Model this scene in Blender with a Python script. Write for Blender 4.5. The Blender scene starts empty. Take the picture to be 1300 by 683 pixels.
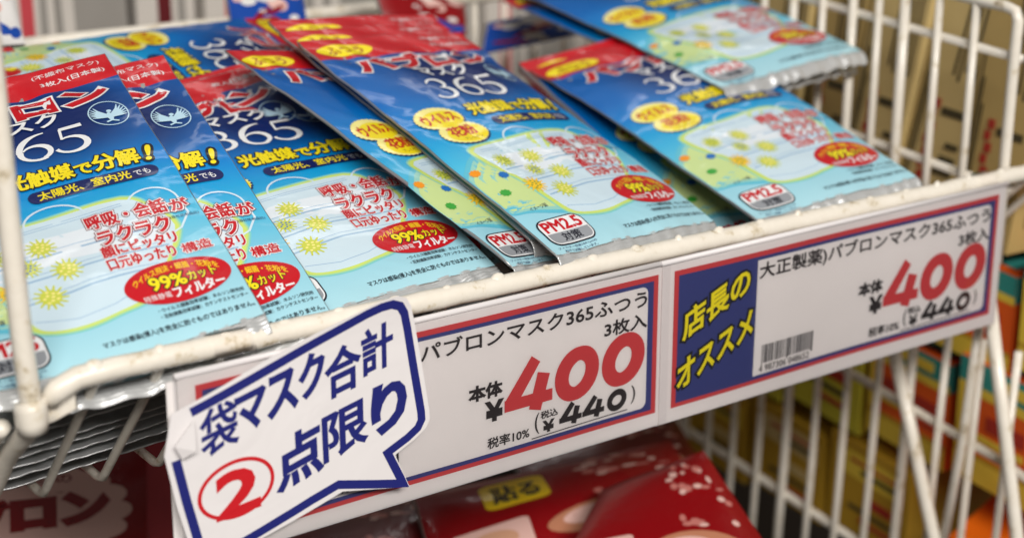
import bpy, math, random
import numpy as np
from mathutils import Vector, Matrix
random.seed(7)
rng = np.random.default_rng(7)
SC = bpy.context.scene
COL = SC.collection
BASE = 1.2            # the shelf stands this high; all sizes below are millimetres round the camera

# ------------------------------------------------------------------ camera
cam_d = bpy.data.cameras.new('camera')
cam = bpy.data.objects.new('camera', cam_d)
COL.objects.link(cam)
cam_d.sensor_width = 36.0
cam_d.lens = 36.0 * 2100 / 1300
cam_d.clip_start = 0.02
cam_d.clip_end = 50
RX = Vector((0.80945781, -0.58717443, -0.0020576))
RY = Vector((-0.17826283, -0.24240496, -0.95365727))
RZ = Vector((0.5594644, 0.77231213, -0.30088797))
cam.matrix_world = Matrix(((RX.x, -RY.x, -RZ.x, 0), (RX.y, -RY.y, -RZ.y, 0), (RX.z, -RY.z, -RZ.z, BASE), (0, 0, 0, 1)))
cam_d.dof.use_dof = True
cam_d.dof.focus_distance = 0.676
cam_d.dof.aperture_fstop = 6.4
SC.camera = cam

# ------------------------------------------------------------------ light
world = bpy.data.worlds.new('World')
SC.world = world
world.use_nodes = True
wb = world.node_tree.nodes['Background']
wb.inputs[0].default_value = (1.0, 0.95, 0.9, 1)
wb.inputs[1].default_value = 0.11
SC.view_settings.view_transform = 'Standard'
SC.view_settings.look = 'None'
SC.view_settings.exposure = 0.0


def area(name, loc, target, sx, sy, watt, col):
    d = bpy.data.lights.new(name, 'AREA')
    d.shape = 'RECTANGLE'
    d.size, d.size_y, d.energy, d.color = sx, sy, watt, col
    o = bpy.data.objects.new(name, d)
    COL.objects.link(o)
    o.location = loc
    o.rotation_euler = (Vector(target) - Vector(loc)).to_track_quat('-Z', 'Y').to_euler()
    return o


area('ceiling_lamp_aisle', (-0.35, -1.75, 2.70), (0.45, 0.6, 1.0), 2.6, 0.6, 116, (1.0, 0.955, 0.905))
far = area('added_glint_strip', (1.4, 1.7, 2.72), (1.4, 1.7, 0.0), 2.6, 0.07, 4.5, (1.0, 0.97, 0.94))  # added unseen strip light, placed to mirror as glints in the packet film
far.rotation_euler = (0, 0, math.radians(22))


# ------------------------------------------------------------------ materials
def lin(c):
    return tuple((x / 12.92 if x <= 0.04045 else ((x + 0.055) / 1.055) ** 2.4) for x in [v / 255 for v in c])


MATS = {}


def node(nt, t, **kw):
    n = nt.nodes.new(t)
    for k, v in kw.items():
        setattr(n, k, v)
    return n


def mat(name, rgb, rough=0.4, metal=0.0, spec=0.5, bump=None, coat=0.0, var=0.0, coord='Object'):
    """bump = (scale, strength, distance); var = share of slow brightness wear of the surface itself"""
    if name in MATS:
        return MATS[name]
    m = bpy.data.materials.new(name)
    m.use_nodes = True
    nt = m.node_tree
    b = nt.nodes['Principled BSDF']
    c = (*lin(rgb), 1)
    b.inputs['Base Color'].default_value = c
    b.inputs['Roughness'].default_value = rough
    b.inputs['Metallic'].default_value = metal
    b.inputs['Specular IOR Level'].default_value = spec
    b.inputs['Coat Weight'].default_value = coat * (0.7 if coat > .4 else 1)
    b.inputs['Coat Roughness'].default_value = 0.08
    tc = node(nt, 'ShaderNodeTexCoord')
    if var:
        n = node(nt, 'ShaderNodeTexNoise')
        n.inputs['Scale'].default_value = 60
        n.inputs['Detail'].default_value = 5
        nt.links.new(tc.outputs[coord], n.inputs['Vector'])
        mx = node(nt, 'ShaderNodeMix', data_type='RGBA')
        mx.inputs['A'].default_value = c
        mx.inputs['B'].default_value = tuple(v * (1 - var) for v in c[:3]) + (1,)
        nt.links.new(n.outputs['Fac'], mx.inputs['Factor'])
        nt.links.new(mx.outputs['Result'], b.inputs['Base Color'])
    if bump:
        n = node(nt, 'ShaderNodeTexNoise')
        n.inputs['Scale'].default_value = bump[0]
        n.inputs['Detail'].default_value = 3
        n.inputs['Distortion'].default_value = 0.6
        nt.links.new(tc.outputs[coord], n.inputs['Vector'])
        bp = node(nt, 'ShaderNodeBump')
        bp.inputs['Strength'].default_value = bump[1]
        bp.inputs['Distance'].default_value = bump[2]
        if coat > .4:                       # film: sharp creases over the soft waves
            n2 = node(nt, 'ShaderNodeTexNoise', noise_type='RIDGED_MULTIFRACTAL')
            n2.inputs['Scale'].default_value = 9
            n2.inputs['Detail'].default_value = 2
            n2.inputs['Distortion'].default_value = 1.2
            nt.links.new(tc.outputs[coord], n2.inputs['Vector'])
            ad = node(nt, 'ShaderNodeMath', operation='MULTIPLY_ADD')
            ad.inputs[1].default_value = 0.20
            nt.links.new(n2.outputs['Fac'], ad.inputs[0])
            nt.links.new(n.outputs['Fac'], ad.inputs[2])
            nt.links.new(ad.outputs[0], bp.inputs['Height'])
        else:
            nt.links.new(n.outputs['Fac'], bp.inputs['Height'])
        nt.links.new(bp.outputs['Normal'], b.inputs['Normal'])
        nt.links.new(bp.outputs['Normal'], b.inputs['Coat Normal'])
    MATS[name] = m
    return m


def film(name, rgb, rough=0.3, metal=0.0):
    return mat(name, rgb, 0.36, metal, 0.28, (20, 0.5, 0.004), 0.41)


film('ink_red', (196, 22, 34)); film('ink_white', (236, 238, 240)); film('ink_yellow', (246, 226, 30))
film('ink_navy', (20, 32, 92)); film('ink_black', (24, 26, 40)); film('ink_sky', (188, 222, 240))
film('ink_glow', (206, 226, 110)); film('ink_mask', (206, 228, 240)); film('ink_mask_line', (150, 186, 216))
film('ink_lime', (206, 214, 80)); film('ink_olive', (120, 150, 70)); film('ink_orange', (240, 150, 30))
film('ink_blue', (30, 110, 190)); film('ink_green', (60, 165, 60)); film('ink_cream', (250, 240, 150))
film('ink_grey', (150, 154, 160)); film('ink_dark_red', (150, 16, 24)); film('ink_wash', (200, 222, 150))
film('ink_maroon', (120, 20, 30)); film('ink_loop', (210, 232, 244)); film('ink_brown', (110, 40, 30))
film('ink_wash_faint', (96, 190, 214)); film('ink_wash_thin', (150, 208, 196)); film('ink_glow_faint', (128, 206, 204)); film('ink_glow_thin', (176, 218, 150))
film('ink_gold', (244, 200, 40)); film('ink_mask_light', (228, 238, 246))


def sheet_material():
    """printed film: the artwork's own blue gradient, pale at the foot, navy round the big digits"""
    m = film('ink_sheet', (80, 170, 215))
    nt = m.node_tree
    b = nt.nodes['Principled BSDF']
    uv = node(nt, 'ShaderNodeUVMap')
    sep = node(nt, 'ShaderNodeSeparateXYZ')
    nt.links.new(uv.outputs['UV'], sep.inputs[0])
    r = node(nt, 'ShaderNodeValToRGB')
    cr = r.color_ramp
    stops = [(0.0, (172, 218, 230)), (0.22, (142, 208, 228)), (0.40, (78, 188, 225)), (0.52, (18, 160, 219)),
             (0.62, (0, 130, 208)), (0.74, (0, 106, 190)), (0.86, (0, 98, 180)), (1.0, (0, 86, 166))]
    cr.elements[0].position, cr.elements[0].color = stops[0][0], (*lin(stops[0][1]), 1)
    cr.elements[1].position, cr.elements[1].color = stops[-1][0], (*lin(stops[-1][1]), 1)
    for p, c in stops[1:-1]:
        e = cr.elements.new(p)
        e.color = (*lin(c), 1)
    nt.links.new(sep.outputs['Y'], r.inputs['Fac'])
    # navy bloom behind the title
    mp = node(nt, 'ShaderNodeMapping')
    mp.inputs['Location'].default_value = (-0.66, -0.86, 0)
    nt.links.new(uv.outputs['UV'], mp.inputs['Vector'])
    sc = node(nt, 'ShaderNodeVectorMath', operation='MULTIPLY')
    sc.inputs[1].default_value = (2.0, 4.0, 0)
    nt.links.new(mp.outputs['Vector'], sc.inputs[0])
    ln = node(nt, 'ShaderNodeVectorMath', operation='LENGTH')
    nt.links.new(sc.outputs[0], ln.inputs[0])
    mr = node(nt, 'ShaderNodeMapRange', interpolation_type='SMOOTHSTEP')
    mr.inputs['From Min'].default_value = 0.25
    mr.inputs['From Max'].default_value = 1.12
    mr.inputs['To Min'].default_value = 0.92
    mr.inputs['To Max'].default_value = 0.0
    nt.links.new(ln.outputs['Value'], mr.inputs['Value'])
    mx = node(nt, 'ShaderNodeMix', data_type='RGBA')
    nt.links.new(mr.outputs['Result'], mx.inputs['Factor'])
    nt.links.new(r.outputs['Color'], mx.inputs['A'])
    mx.inputs['B'].default_value = (*lin((14, 24, 84)), 1)
    nt.links.new(mx.outputs['Result'], b.inputs['Base Color'])


sheet_material()
mat('foil', (204, 206, 206), 0.33, 0.40, 0.5, (55, 0.5, 0.0025))
mat('foil_side', (150, 152, 154), 0.4, 0.3, 0.5, (140, 0.4, 0.001))
mat('foil_back', (170, 170, 168), 0.4, 0.5, 0.5, (50, 0.5, 0.002))
mat('paper_card', (240, 235, 233), 0.6, 0, 0.4, (25, 0.12, 0.002), var=0.05)
mat('paper_notice', (236, 232, 232), 0.55, 0, 0.4, (30, 0.25, 0.003), var=0.04)
mat('card_red', (206, 70, 74), 0.5); mat('card_navy', (62, 70, 130), 0.5); mat('card_ink', (50, 44, 46), 0.55)
mat('card_yellow', (240, 226, 40), 0.5); mat('card_black', (36, 36, 44), 0.5)
mat('notice_blue', (30, 36, 116), 0.5); mat('notice_red', (206, 26, 36), 0.5)
mat('fold_shade', (222, 218, 218), 0.6)


def enamel():
    m = mat('white_enamel', (226, 216, 196), 0.32, 0, 0.5, (70, 0.25, 0.002), 0.2)
    nt = m.node_tree
    b = nt.nodes['Principled BSDF']
    tc = node(nt, 'ShaderNodeTexCoord')
    n = node(nt, 'ShaderNodeTexNoise')
    n.inputs['Scale'].default_value = 95
    n.inputs['Detail'].default_value = 8
    n.inputs['Roughness'].default_value = 0.65
    nt.links.new(tc.outputs['Object'], n.inputs['Vector'])
    r = node(nt, 'ShaderNodeValToRGB')
    e = r.color_ramp.elements
    e[0].position, e[0].color = 0.28, (*lin((116, 98, 72)), 1)
    e[1].position, e[1].color = 0.43, (*lin((232, 225, 211)), 1)
    k = e.new(0.36); k.color = (*lin((212, 200, 176)), 1)
    k = e.new(0.8); k.color = (*lin((240, 234, 222)), 1)
    nt.links.new(n.outputs['Fac'], r.inputs['Fac'])
    nt.links.new(r.outputs['Color'], b.inputs['Base Color'])


enamel()


def clear(name, gl):
    m = bpy.data.materials.new(name)
    m.use_nodes = True
    nt = m.node_tree
    nt.nodes.remove(nt.nodes['Principled BSDF'])
    t = node(nt, 'ShaderNodeBsdfTransparent')
    t.inputs[0].default_value = (0.985, 0.98, 0.985, 1)
    g = node(nt, 'ShaderNodeBsdfGlossy')
    g.inputs['Roughness'].default_value = 0.12
    f = node(nt, 'ShaderNodeFresnel')
    f.inputs[0].default_value = gl
    tc = node(nt, 'ShaderNodeTexCoord')
    n = node(nt, 'ShaderNodeTexNoise')
    n.inputs['Scale'].default_value = 40
    nt.links.new(tc.outputs['Object'], n.inputs['Vector'])
    bp = node(nt, 'ShaderNodeBump')
    bp.inputs['Strength'].default_value = 0.4
    bp.inputs['Distance'].default_value = 0.003
    nt.links.new(n.outputs['Fac'], bp.inputs['Height'])
    nt.links.new(bp.outputs[0], g.inputs['Normal'])
    mx = node(nt, 'ShaderNodeMixShader')
    nt.links.new(f.outputs[0], mx.inputs[0])
    nt.links.new(t.outputs[0], mx.inputs[1])
    nt.links.new(g.outputs[0], mx.inputs[2])
    nt.links.new(mx.outputs[0], nt.nodes['Material Output'].inputs[0])
    MATS[name] = m


clear('clear_plastic', 1.35)
clear('clear_film', 1.45)


# ------------------------------------------------------------------ flat artwork: text and shapes in millimetres
_glyph = {}


def glyphs(s, shear=0.0):
    """text as a flat mesh: verts Nx2 at em size 1, faces, outline loops"""
    k = (s, shear)
    if k in _glyph:
        return _glyph[k]
    c = bpy.data.curves.new('t', 'FONT')
    c.body = s
    c.resolution_u = 3
    c.shear = shear
    o = bpy.data.objects.new('t', c)
    COL.objects.link(o)
    bpy.context.view_layer.update()
    dg = bpy.context.evaluated_depsgraph_get()
    me = bpy.data.meshes.new_from_object(o.evaluated_get(dg))
    v = np.empty(len(me.vertices) * 3)
    me.vertices.foreach_get('co', v)
    v = v.reshape(-1, 3)[:, :2].copy()
    f = [tuple(p.vertices) for p in me.polygons]
    bpy.data.objects.remove(o)
    bpy.data.curves.remove(c)
    bpy.data.meshes.remove(me)
    cnt, nxt = {}, {}
    for q in f:
        for i in range(len(q)):
            e = (q[i], q[(i + 1) % len(q)])
            cnt[e] = 1
    for (i, j) in cnt:
        if (j, i) not in cnt:
            nxt.setdefault(i, []).append(j)
    loops = []
    while nxt:
        i0 = next(iter(nxt))
        lp, i = [], i0
        while i in nxt:
            lp.append(i)
            j = nxt[i].pop()
            if not nxt[i]:
                del nxt[i]
            i = j
        if len(lp) > 2:
            loops.append(lp)
    _glyph[k] = (v, f, loops)
    return _glyph[k]


class Art:
    """layers of flat shapes; each item = (verts Nx2, faces, material, layer)"""

    def __init__(self):
        self.items = []

    def add(self, v, f, m, layer, jit=False):
        v = np.asarray(v, float)
        self.items.append((v, f, m, layer + (rng.uniform(0, .3, len(v)) if jit else np.zeros(len(v)))))

    def text(self, s, box, m, layer, bold=0.0, out=(), rot=0.0, shy=0.0, shear=0.0, fn=None):
        """box = (x0, y0, x1, y1) the ink fills; out = [(offset, material, layer)]; shy lifts y by shy per x"""
        v, f, loops = glyphs(s, shear)
        lo, hi = v.min(0), v.max(0)
        sx, sy = (box[2] - box[0]) / (hi[0] - lo[0]), (box[3] - box[1]) / (hi[1] - lo[1])
        cx, cy = (box[0] + box[2]) / 2, (box[1] + box[3]) / 2
        w = (v - lo) * (sx, sy) + (box[0], box[1])
        if rot:
            d = w - (cx, cy)
            a = math.radians(rot)
            w = np.c_[d[:, 0] * math.cos(a) - d[:, 1] * math.sin(a), d[:, 0] * math.sin(a) + d[:, 1] * math.cos(a)] + (cx, cy)
        if shy:
            w[:, 1] += shy * (w[:, 0] - box[0])
        if fn:
            w = fn(w)
        for off, mm, ly in [(bold, m, layer)] + list(out):
            self.add(w, f, mm, ly)
            if off:
                for lp in loops:
                    self.line(w[lp], 2 * off * 0.5 * (sx + sy), mm, ly + 0.12, True, 0, True)

    def star(self, pts, m, layer, rings=5):
        """fill an outline that is star-shaped about its centroid, in rings so that it can bend"""
        p = np.asarray(pts, float)
        c = p.mean(0)
        n = len(p)
        v = [c]
        for k in range(1, rings + 1):
            v += list(c + (p - c) * k / rings)
        f = [(0, 1 + i, 1 + (i + 1) % n) for i in range(n)]
        for k in range(rings - 1):
            a, b = 1 + k * n, 1 + (k + 1) * n
            f += [(a + i, b + i, b + (i + 1) % n, a + (i + 1) % n) for i in range(n)]
        self.add(v, f, m, layer)

    def ell(self, cx, cy, rx, ry, m, layer, rot=0, n=40, rings=5, jag=0, teeth=0):
        t = np.linspace(0, 2 * math.pi, n, endpoint=False)
        r = 1 + (jag * np.where(np.arange(n) % 2, 1, -1) if teeth else 0)
        x, y = rx * np.cos(t) * r, ry * np.sin(t) * r
        a = math.radians(rot)
        self.star(np.c_[cx + x * math.cos(a) - y * math.sin(a), cy + x * math.sin(a) + y * math.cos(a)], m, layer, rings)

    def rrect(self, x0, y0, x1, y1, r, m, layer, shy=0, rings=5, corners=(1, 1, 1, 1)):
        pts = rr_outline(x0, y0, x1, y1, r, corners)
        pts = densify(pts, 4)
        pts[:, 1] += shy * (pts[:, 0] - x0)
        self.star(pts, m, layer, rings)

    def line(self, pts, w, m, layer, closed=False, dens=3.0, jit=False):
        """ribbon along pts; w = one width or one per point"""
        p = np.asarray(pts, float)
        ww = np.full(len(p), w, float) if np.isscalar(w) else np.asarray(w, float)
        if dens:
            P, Wd = [], []
            n = len(p)
            for i in range(n if closed else n - 1):
                a, b = p[i], p[(i + 1) % n]
                k = max(1, int(np.linalg.norm(b - a) / dens))
                for j in range(k):
                    P.append(a + (b - a) * j / k)
                    Wd.append(ww[i] + (ww[(i + 1) % n] - ww[i]) * j / k)
            if not closed:
                P.append(p[-1])
                Wd.append(ww[-1])
            p, ww = np.array(P), np.array(Wd)
        n = len(p)
        if closed:
            d0, d1 = p - np.roll(p, 1, 0), np.roll(p, -1, 0) - p
        else:
            d1 = np.vstack([p[1:] - p[:-1], p[-1:] - p[-2:-1]])
            d0 = np.vstack([p[1:2] - p[:1], p[1:] - p[:-1]])
        d0 = d0 / np.maximum(np.linalg.norm(d0, axis=1, keepdims=True), 1e-9)
        d1 = d1 / np.maximum(np.linalg.norm(d1, axis=1, keepdims=True), 1e-9)
        nr = np.c_[-(d0 + d1)[:, 1], (d0 + d1)[:, 0]]
        nr /= np.maximum(np.linalg.norm(nr, axis=1, keepdims=True), 1e-9)
        cs = np.maximum((nr * np.c_[-d0[:, 1], d0[:, 0]]).sum(1), 0.5)[:, None]
        L, R = p + nr * ww[:, None] / 2 / cs, p - nr * ww[:, None] / 2 / cs
        v = np.vstack([L, R])
        f = [(i, n + i, n + (i + 1) % n, (i + 1) % n) for i in range(n if closed else n - 1)]
        self.add(v, f, m, layer, jit)

    def poly(self, pts, m, layer):
        """fan fill of a small convex polygon"""
        self.add(pts, [tuple(range(len(pts)))], m, layer)


def rr_outline(x0, y0, x1, y1, r, corners=(1, 1, 1, 1), n=6):
    out = []
    for (cx, cy, a0), k in zip(((x0 + r, y0 + r, 180), (x1 - r, y0 + r, 270), (x1 - r, y1 - r, 0), (x0 + r, y1 - r, 90)), corners):
        if k:
            for i in range(n + 1):
                a = math.radians(a0 + 90 * i / n)
                out.append((cx + r * math.cos(a), cy + r * math.sin(a)))
        else:
            out.append((x0 if a0 in (180, 90) else x1, y0 if a0 in (180, 270) else y1))
    return np.array(out)


def densify(p, d):
    p = np.asarray(p, float)
    out = []
    for i in range(len(p)):
        a, b = p[i], p[(i + 1) % len(p)]
        k = max(1, int(np.linalg.norm(b - a) / d))
        out += [a + (b - a) * j / k for j in range(k)]
    return np.array(out)


def curve(p, k=4):
    """closed smooth outline through p"""
    p = np.asarray(p, float)
    n, out = len(p), []
    for i in range(n):
        a, b, c, d = p[i - 1], p[i], p[(i + 1) % n], p[(i + 2) % n]
        for t in np.linspace(0, 1, k, endpoint=False):
            out.append(0.5 * (2 * b + (c - a) * t + (2 * a - 5 * b + 4 * c - d) * t * t + (3 * b - a - 3 * c + d) * t ** 3))
    return np.array(out)


def arc(cx, cy, rx, ry, a0, a1, n=14):
    t = np.radians(np.linspace(a0, a1, n))
    return np.c_[cx + rx * np.cos(t), cy + ry * np.sin(t)]


# ------------------------------------------------------------------ mesh objects
def V(p):
    return Vector((p[0] / 1000, p[1] / 1000, p[2] / 1000 + BASE))


def build(name, v, f, mats, parent=None, mi=None, uv=None, smooth=True, loc=None):
    """v in world millimetres; linked as one mesh object under its parent"""
    v = np.asarray(v, float)
    if parent is not None:
        org = np.array(parent['_o'])
    else:
        org = np.array(loc) if loc is not None else v.mean(0)
    me = bpy.data.meshes.new(name)
    me.from_pydata(((v - org) / 1000).tolist(), [], [tuple(int(i) for i in q) for q in f])
    for m in mats:
        me.materials.append(MATS[m])
    if mi is not None:
        me.polygons.foreach_set('material_index', np.asarray(mi, dtype=np.int32))
    if smooth:
        me.polygons.foreach_set('use_smooth', np.ones(len(me.polygons), dtype=bool))
    if uv is not None:
        lay = me.uv_layers.new(name='UVMap')
        li = np.empty(len(me.loops), dtype=np.int32)
        me.loops.foreach_get('vertex_index', li)
        lay.data.foreach_set('uv', np.asarray(uv)[li].ravel())
    me.update()
    o = bpy.data.objects.new(name, me)
    COL.objects.link(o)
    if parent is not None:
        o.parent = parent
    else:
        o.location = V(org)
    return o


def thing(name, label, cat, org, group=None):
    o = bpy.data.objects.new(name, None)
    COL.objects.link(o)
    o.location = V(org)
    o.empty_display_size = 0.02
    o['_o'] = [float(x) for x in org]
    o['label'], o['category'] = label, cat
    if group:
        o['group'] = group
    return o


def tag(o, label, cat, group=None):
    o['label'], o['category'] = label, cat
    if group:
        o['group'] = group
    return o


def join(parts):
    """[(v, f)] -> v, f"""
    vs, fs, k = [], [], 0
    for v, f in parts:
        vs.append(np.asarray(v, float))
        fs += [tuple(i + k for i in q) for q in f]
        k += len(v)
    return np.vstack(vs), fs


def tube(pts, r, n=10, sub=6, smooth_path=False, rough=0.0):
    """round wire along pts (mm)"""
    p = np.asarray(pts, float)
    if smooth_path and len(p) > 2:
        out = []
        q = np.vstack([2 * p[0] - p[1], p, 2 * p[-1] - p[-2]])
        for i in range(1, len(q) - 2):
            for t in np.linspace(0, 1, sub, endpoint=False):
                a, b, c, d = q[i - 1], q[i], q[i + 1], q[i + 2]
                out.append(0.5 * ((2 * b) + (c - a) * t + (2 * a - 5 * b + 4 * c - d) * t * t + (3 * b - a - 3 * c + d) * t ** 3))
        out.append(p[-1])
        p = np.array(out)
    T = np.gradient(p, axis=0)
    T /= np.linalg.norm(T, axis=1, keepdims=True)
    up = np.array([0.13, 0.21, 0.97]) if abs(T[0][2]) < 0.9 else np.array([0.97, 0.2, 0.1])
    v, f = [], []
    for i in range(len(p)):
        a = np.cross(T[i], up); a /= np.linalg.norm(a)
        b = np.cross(T[i], a)
        up = -b if np.dot(-b, up) > 0 else b
        rr = r * (1 + (rng.normal() * rough if rough else 0))
        for k in range(n):
            t = 2 * math.pi * k / n
            v.append(p[i] + rr * (math.cos(t) * a + math.sin(t) * b))
    for i in range(len(p) - 1):
        for k in range(n):
            f.append((i * n + k, i * n + (k + 1) % n, (i + 1) * n + (k + 1) % n, (i + 1) * n + k))
    f.append(tuple(range(n - 1, -1, -1)))
    f.append(tuple(range((len(p) - 1) * n, len(p) * n)))
    return np.array(v), f


def boxv(o, a, b, c):
    """box from corner o along the three edge vectors"""
    o, a, b, c = map(lambda x: np.asarray(x, float), (o, a, b, c))
    v = [o, o + a, o + a + b, o + b, o + c, o + a + c, o + a + b + c, o + b + c]
    return np.array(v), [(0, 3, 2, 1), (4, 5, 6, 7), (0, 1, 5, 4), (1, 2, 6, 5), (2, 3, 7, 6), (3, 0, 4, 7)]


# ------------------------------------------------------------------ the packet artwork
def virus(A, x, y, r, body, spike, layer):
    for k in range(14):
        a = 2 * math.pi * (k + 0.3) / 14
        A.line([(x + 0.5 * r * math.cos(a), y + 0.5 * r * math.sin(a)), (x + 1.15 * r * math.cos(a + .1), y + 1.15 * r * math.sin(a + .1))],
               [r * 0.22, r * 0.12], body, layer, dens=0)
    A.ell(x, y, r * 0.72, r * 0.72, body, layer + 1, n=16, rings=2)
    for k in range(9):
        a = 2.4 * k
        q = r * 0.62 * math.sqrt((k + 0.5) / 9)
        A.ell(x + q * math.cos(a), y + q * math.sin(a), r * 0.13, r * 0.10, spike, layer + 2, n=7, rings=1)


def pack_art():
    A = Art()
    # wash and mask picture
    glow = np.array([(20, 77), (52, 80.5), (83, 82), (93, 72), (99, 58), (90, 40), (76, 22.5), (62, 18.5), (50, 16.6), (38, 17.8), (30, 22), (27, 34), (25, 46), (20, 58), (17, 68)])
    wash = np.array([(22, 70), (60, 70), (90, 55), (70, 26), (46, 20), (30, 24), (16, 28), (1.5, 32), (1.0, 52), (8, 62)])
    for k, (m, g) in enumerate((('ink_wash_faint', 5.0), ('ink_wash_thin', 2.5), ('ink_wash', 0.0))):
        w = curve(wash, 4)
        w = w + (w - w.mean(0)) / np.linalg.norm(w - w.mean(0), axis=1, keepdims=True) * (g - 2)
        w[:, 0] = np.maximum(w[:, 0], 2.8 + .2 * k)
        A.star(w, m, .15 + .15 * k, 6)
    for k, (m, g) in enumerate((('ink_glow_faint', 1.6), ('ink_glow_thin', .8), ('ink_glow', 0.0))):
        w = curve(glow, 4)
        w = w + (w - w.mean(0)) / np.linalg.norm(w - w.mean(0), axis=1, keepdims=True) * (g - .6)
        A.star(w, m, .6 + .3 * k, 6)
    mask = np.array([(22.5, 75), (52, 78.2), (81.5, 79.6), (91, 71), (96, 58), (87, 41), (74.5, 25), (62, 21), (50, 19.4), (38.5, 20.3), (33, 24), (30.5, 35), (28, 47), (23.5, 58), (20.5, 67)])
    mm = curve(mask, 3)
    mm = mm + (mm - mm.mean(0)) / np.linalg.norm(mm - mm.mean(0), axis=1, keepdims=True) * 1.0
    A.star(mm, 'ink_mask', 2, 7)
    lite = np.array([(24, 66), (55, 69), (90, 68), (94, 58), (88, 50), (55, 54), (27, 50)])
    A.star(curve(lite, 3), 'ink_mask_light', 2.5, 4)
    for y in (76.2, 74.8):
        A.line([(23, y - 2.6), (52, y), (82, y + 1.6)], 0.35, 'ink_mask_line', 3)
    for y, x0, x1 in ((58, 24, 95), (47, 28, 91), (36, 31, 84)):
        A.line([(x0, y - 1.5), ((x0 + x1) / 2, y + 1.5), (x1, y + 1)], 0.9, 'ink_mask_line', 3)
        A.line([(x0, y + 1.0), ((x0 + x1) / 2, y + 4), (x1, y + 3.2)], 0.35, 'ink_mask_line', 3)
    A.line([(33, 25.5), (48, 22.5), (62, 24), (73, 28)], 0.35, 'ink_mask_line', 3)
    A.line([(44, 76)] + list(arc(56, 77, 12, 10, 175, 25, 12)) + [(68, 78)], 0.9, 'ink_loop', 4)
    A.line([(84, 78)] + list(arc(94, 74, 10, 9, 150, -10, 12)) + [(104.5, 64), (99, 56), (93, 53)], 0.9, 'ink_loop', 4)
    for x, y, r, b, s in ((46.3, 63.5, 5.2, 'ink_lime', 'ink_cream'), (39, 53.5, 4.4, 'ink_lime', 'ink_blue'), (51.8, 48.8, 5.4, 'ink_lime', 'ink_cream'),
                          (42, 36.3, 5.6, 'ink_lime', 'ink_cream'), (28.3, 63.3, 4.8, 'ink_lime', 'ink_olive'), (29.2, 43, 5.0, 'ink_gold', 'ink_olive')):
        virus(A, x, y, r, b, s, 5)
    for x, y, r, b in ((8.2, 59.8, 2.7, 'ink_orange'), (19.5, 53.6, 2.6, 'ink_blue'), (11.2, 42.7, 2.7, 'ink_green')):
        A.ell(x, y, r, r * .85, b, 5, n=18, rings=2, jag=.12, teeth=1)
    # logo and title
    wh = [(0.105, 'ink_white', 6)]
    A.text('パブロン', (18, 149, 101, 162.5), 'ink_red', 8, 0.06, wh)
    A.text('マスク', (44.5, 138.5, 77, 149 - 1.2), 'ink_white', 8, 0.025, [(0.05, 'ink_navy', 6)])
    y0, h = 117.5, 17.0

    def d3(x):
        A.line(list(arc(x + 5, y0 + h * .74, 4.8, h * .235, 165, -75, 14)), [.8, 1.2, 1.3, 1.3, 1.4, 1.6, 2.0, 2.3, 2.4, 2.3, 2.0, 1.6, 1.2, .9], 'ink_white', 8, dens=0)
        A.line(list(arc(x + 4.8, y0 + h * .27, 6.0, h * .27, 85, -160, 16)), [.9, 1.2, 1.6, 2.1, 2.5, 2.7, 2.7, 2.5, 2.2, 1.8, 1.5, 1.4, 1.3, 1.3, 1.5, 1.8], 'ink_white', 8.3, dens=0)

    def d6(x):
        A.line(np.vstack([arc(x + 12.5, y0 + h * .28, 12.4, h * .74, 88, 170, 12), arc(x + 6.8, y0 + h * .30, 6.5, h * .30, 165, 300, 10)]),
               [.7, .9, 1.2, 1.5, 1.9, 2.2, 2.5, 2.7, 2.7, 2.7, 2.6, 2.6, 2.6, 2.5, 2.3, 2.0, 1.7, 1.5, 1.4, 1.4, 1.5, 1.7], 'ink_white', 8, dens=0)
        A.line(arc(x + 6.8, y0 + h * .30, 5.6, h * .28, 150, -70, 16), [.7, .9, 1.1, 1.3, 1.5, 1.8, 2.1, 2.4, 2.6, 2.6, 2.5, 2.3, 2.1, 1.9, 1.7, 1.5], 'ink_white', 8.3, dens=0)

    def d5(x):
        A.line([(x + 3.2, y0 + h * .97), (x + 12.6, y0 + h * .985)], [1.9, 2.3], 'ink_white', 8, dens=0)
        A.line([(x + 3.4, y0 + h * .98), (x + 2.4, y0 + h * .55)], [1.2, 1.1], 'ink_white', 8.3, dens=0)
        A.line(np.vstack([[(x + 2.3, y0 + h * .56)], arc(x + 5, y0 + h * .29, 6.6, h * .31, 100, -165, 16)]), [.8, 1.0, 1.3, 1.7, 2.1, 2.5, 2.7, 2.8, 2.7, 2.4, 2.1, 1.8, 1.5, 1.3, 1.3, 1.5, 1.8], 'ink_white', 8.6, dens=0)
    d3(39.5); d6(55.5); d5(71.5)
    # winged emblem in a ring
    A.line(arc(97, 138, 8.2, 8.8, 0, 342, 28), 0.5, 'ink_sky', 7, True, dens=0)
    for s in (-1, 1):
        for k in range(6):
            a = 60 - 17 * k
            A.line([(97 + s * 1.0, 137 - k * .35), (97 + s * (2.6 + 2.6 * math.cos(math.radians(a))), 138.6 - k * .4 + 2 * math.sin(math.radians(a))), (97 + s * (2.2 + 5.6 * math.cos(math.radians(a))), 138.5 + 5.6 * math.sin(math.radians(a)))],
                   [1.0, 1.0, .35], 'ink_sky', 7 + .1 * k, dens=0)
    A.ell(97, 135.6, 1.3, 3.0, 'ink_sky', 8, n=12, rings=1)
    A.ell(97.6, 139.4, 1.1, 1.0, 'ink_sky', 8.2, n=10, rings=1)
    A.line([(94.5, 131.8), (97, 132.8), (99.6, 131.6)], 0.9, 'ink_sky', 8, dens=0)
    # claim lines
    bk = lambda o=.095: [(o, 'ink_black', 6)]
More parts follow.
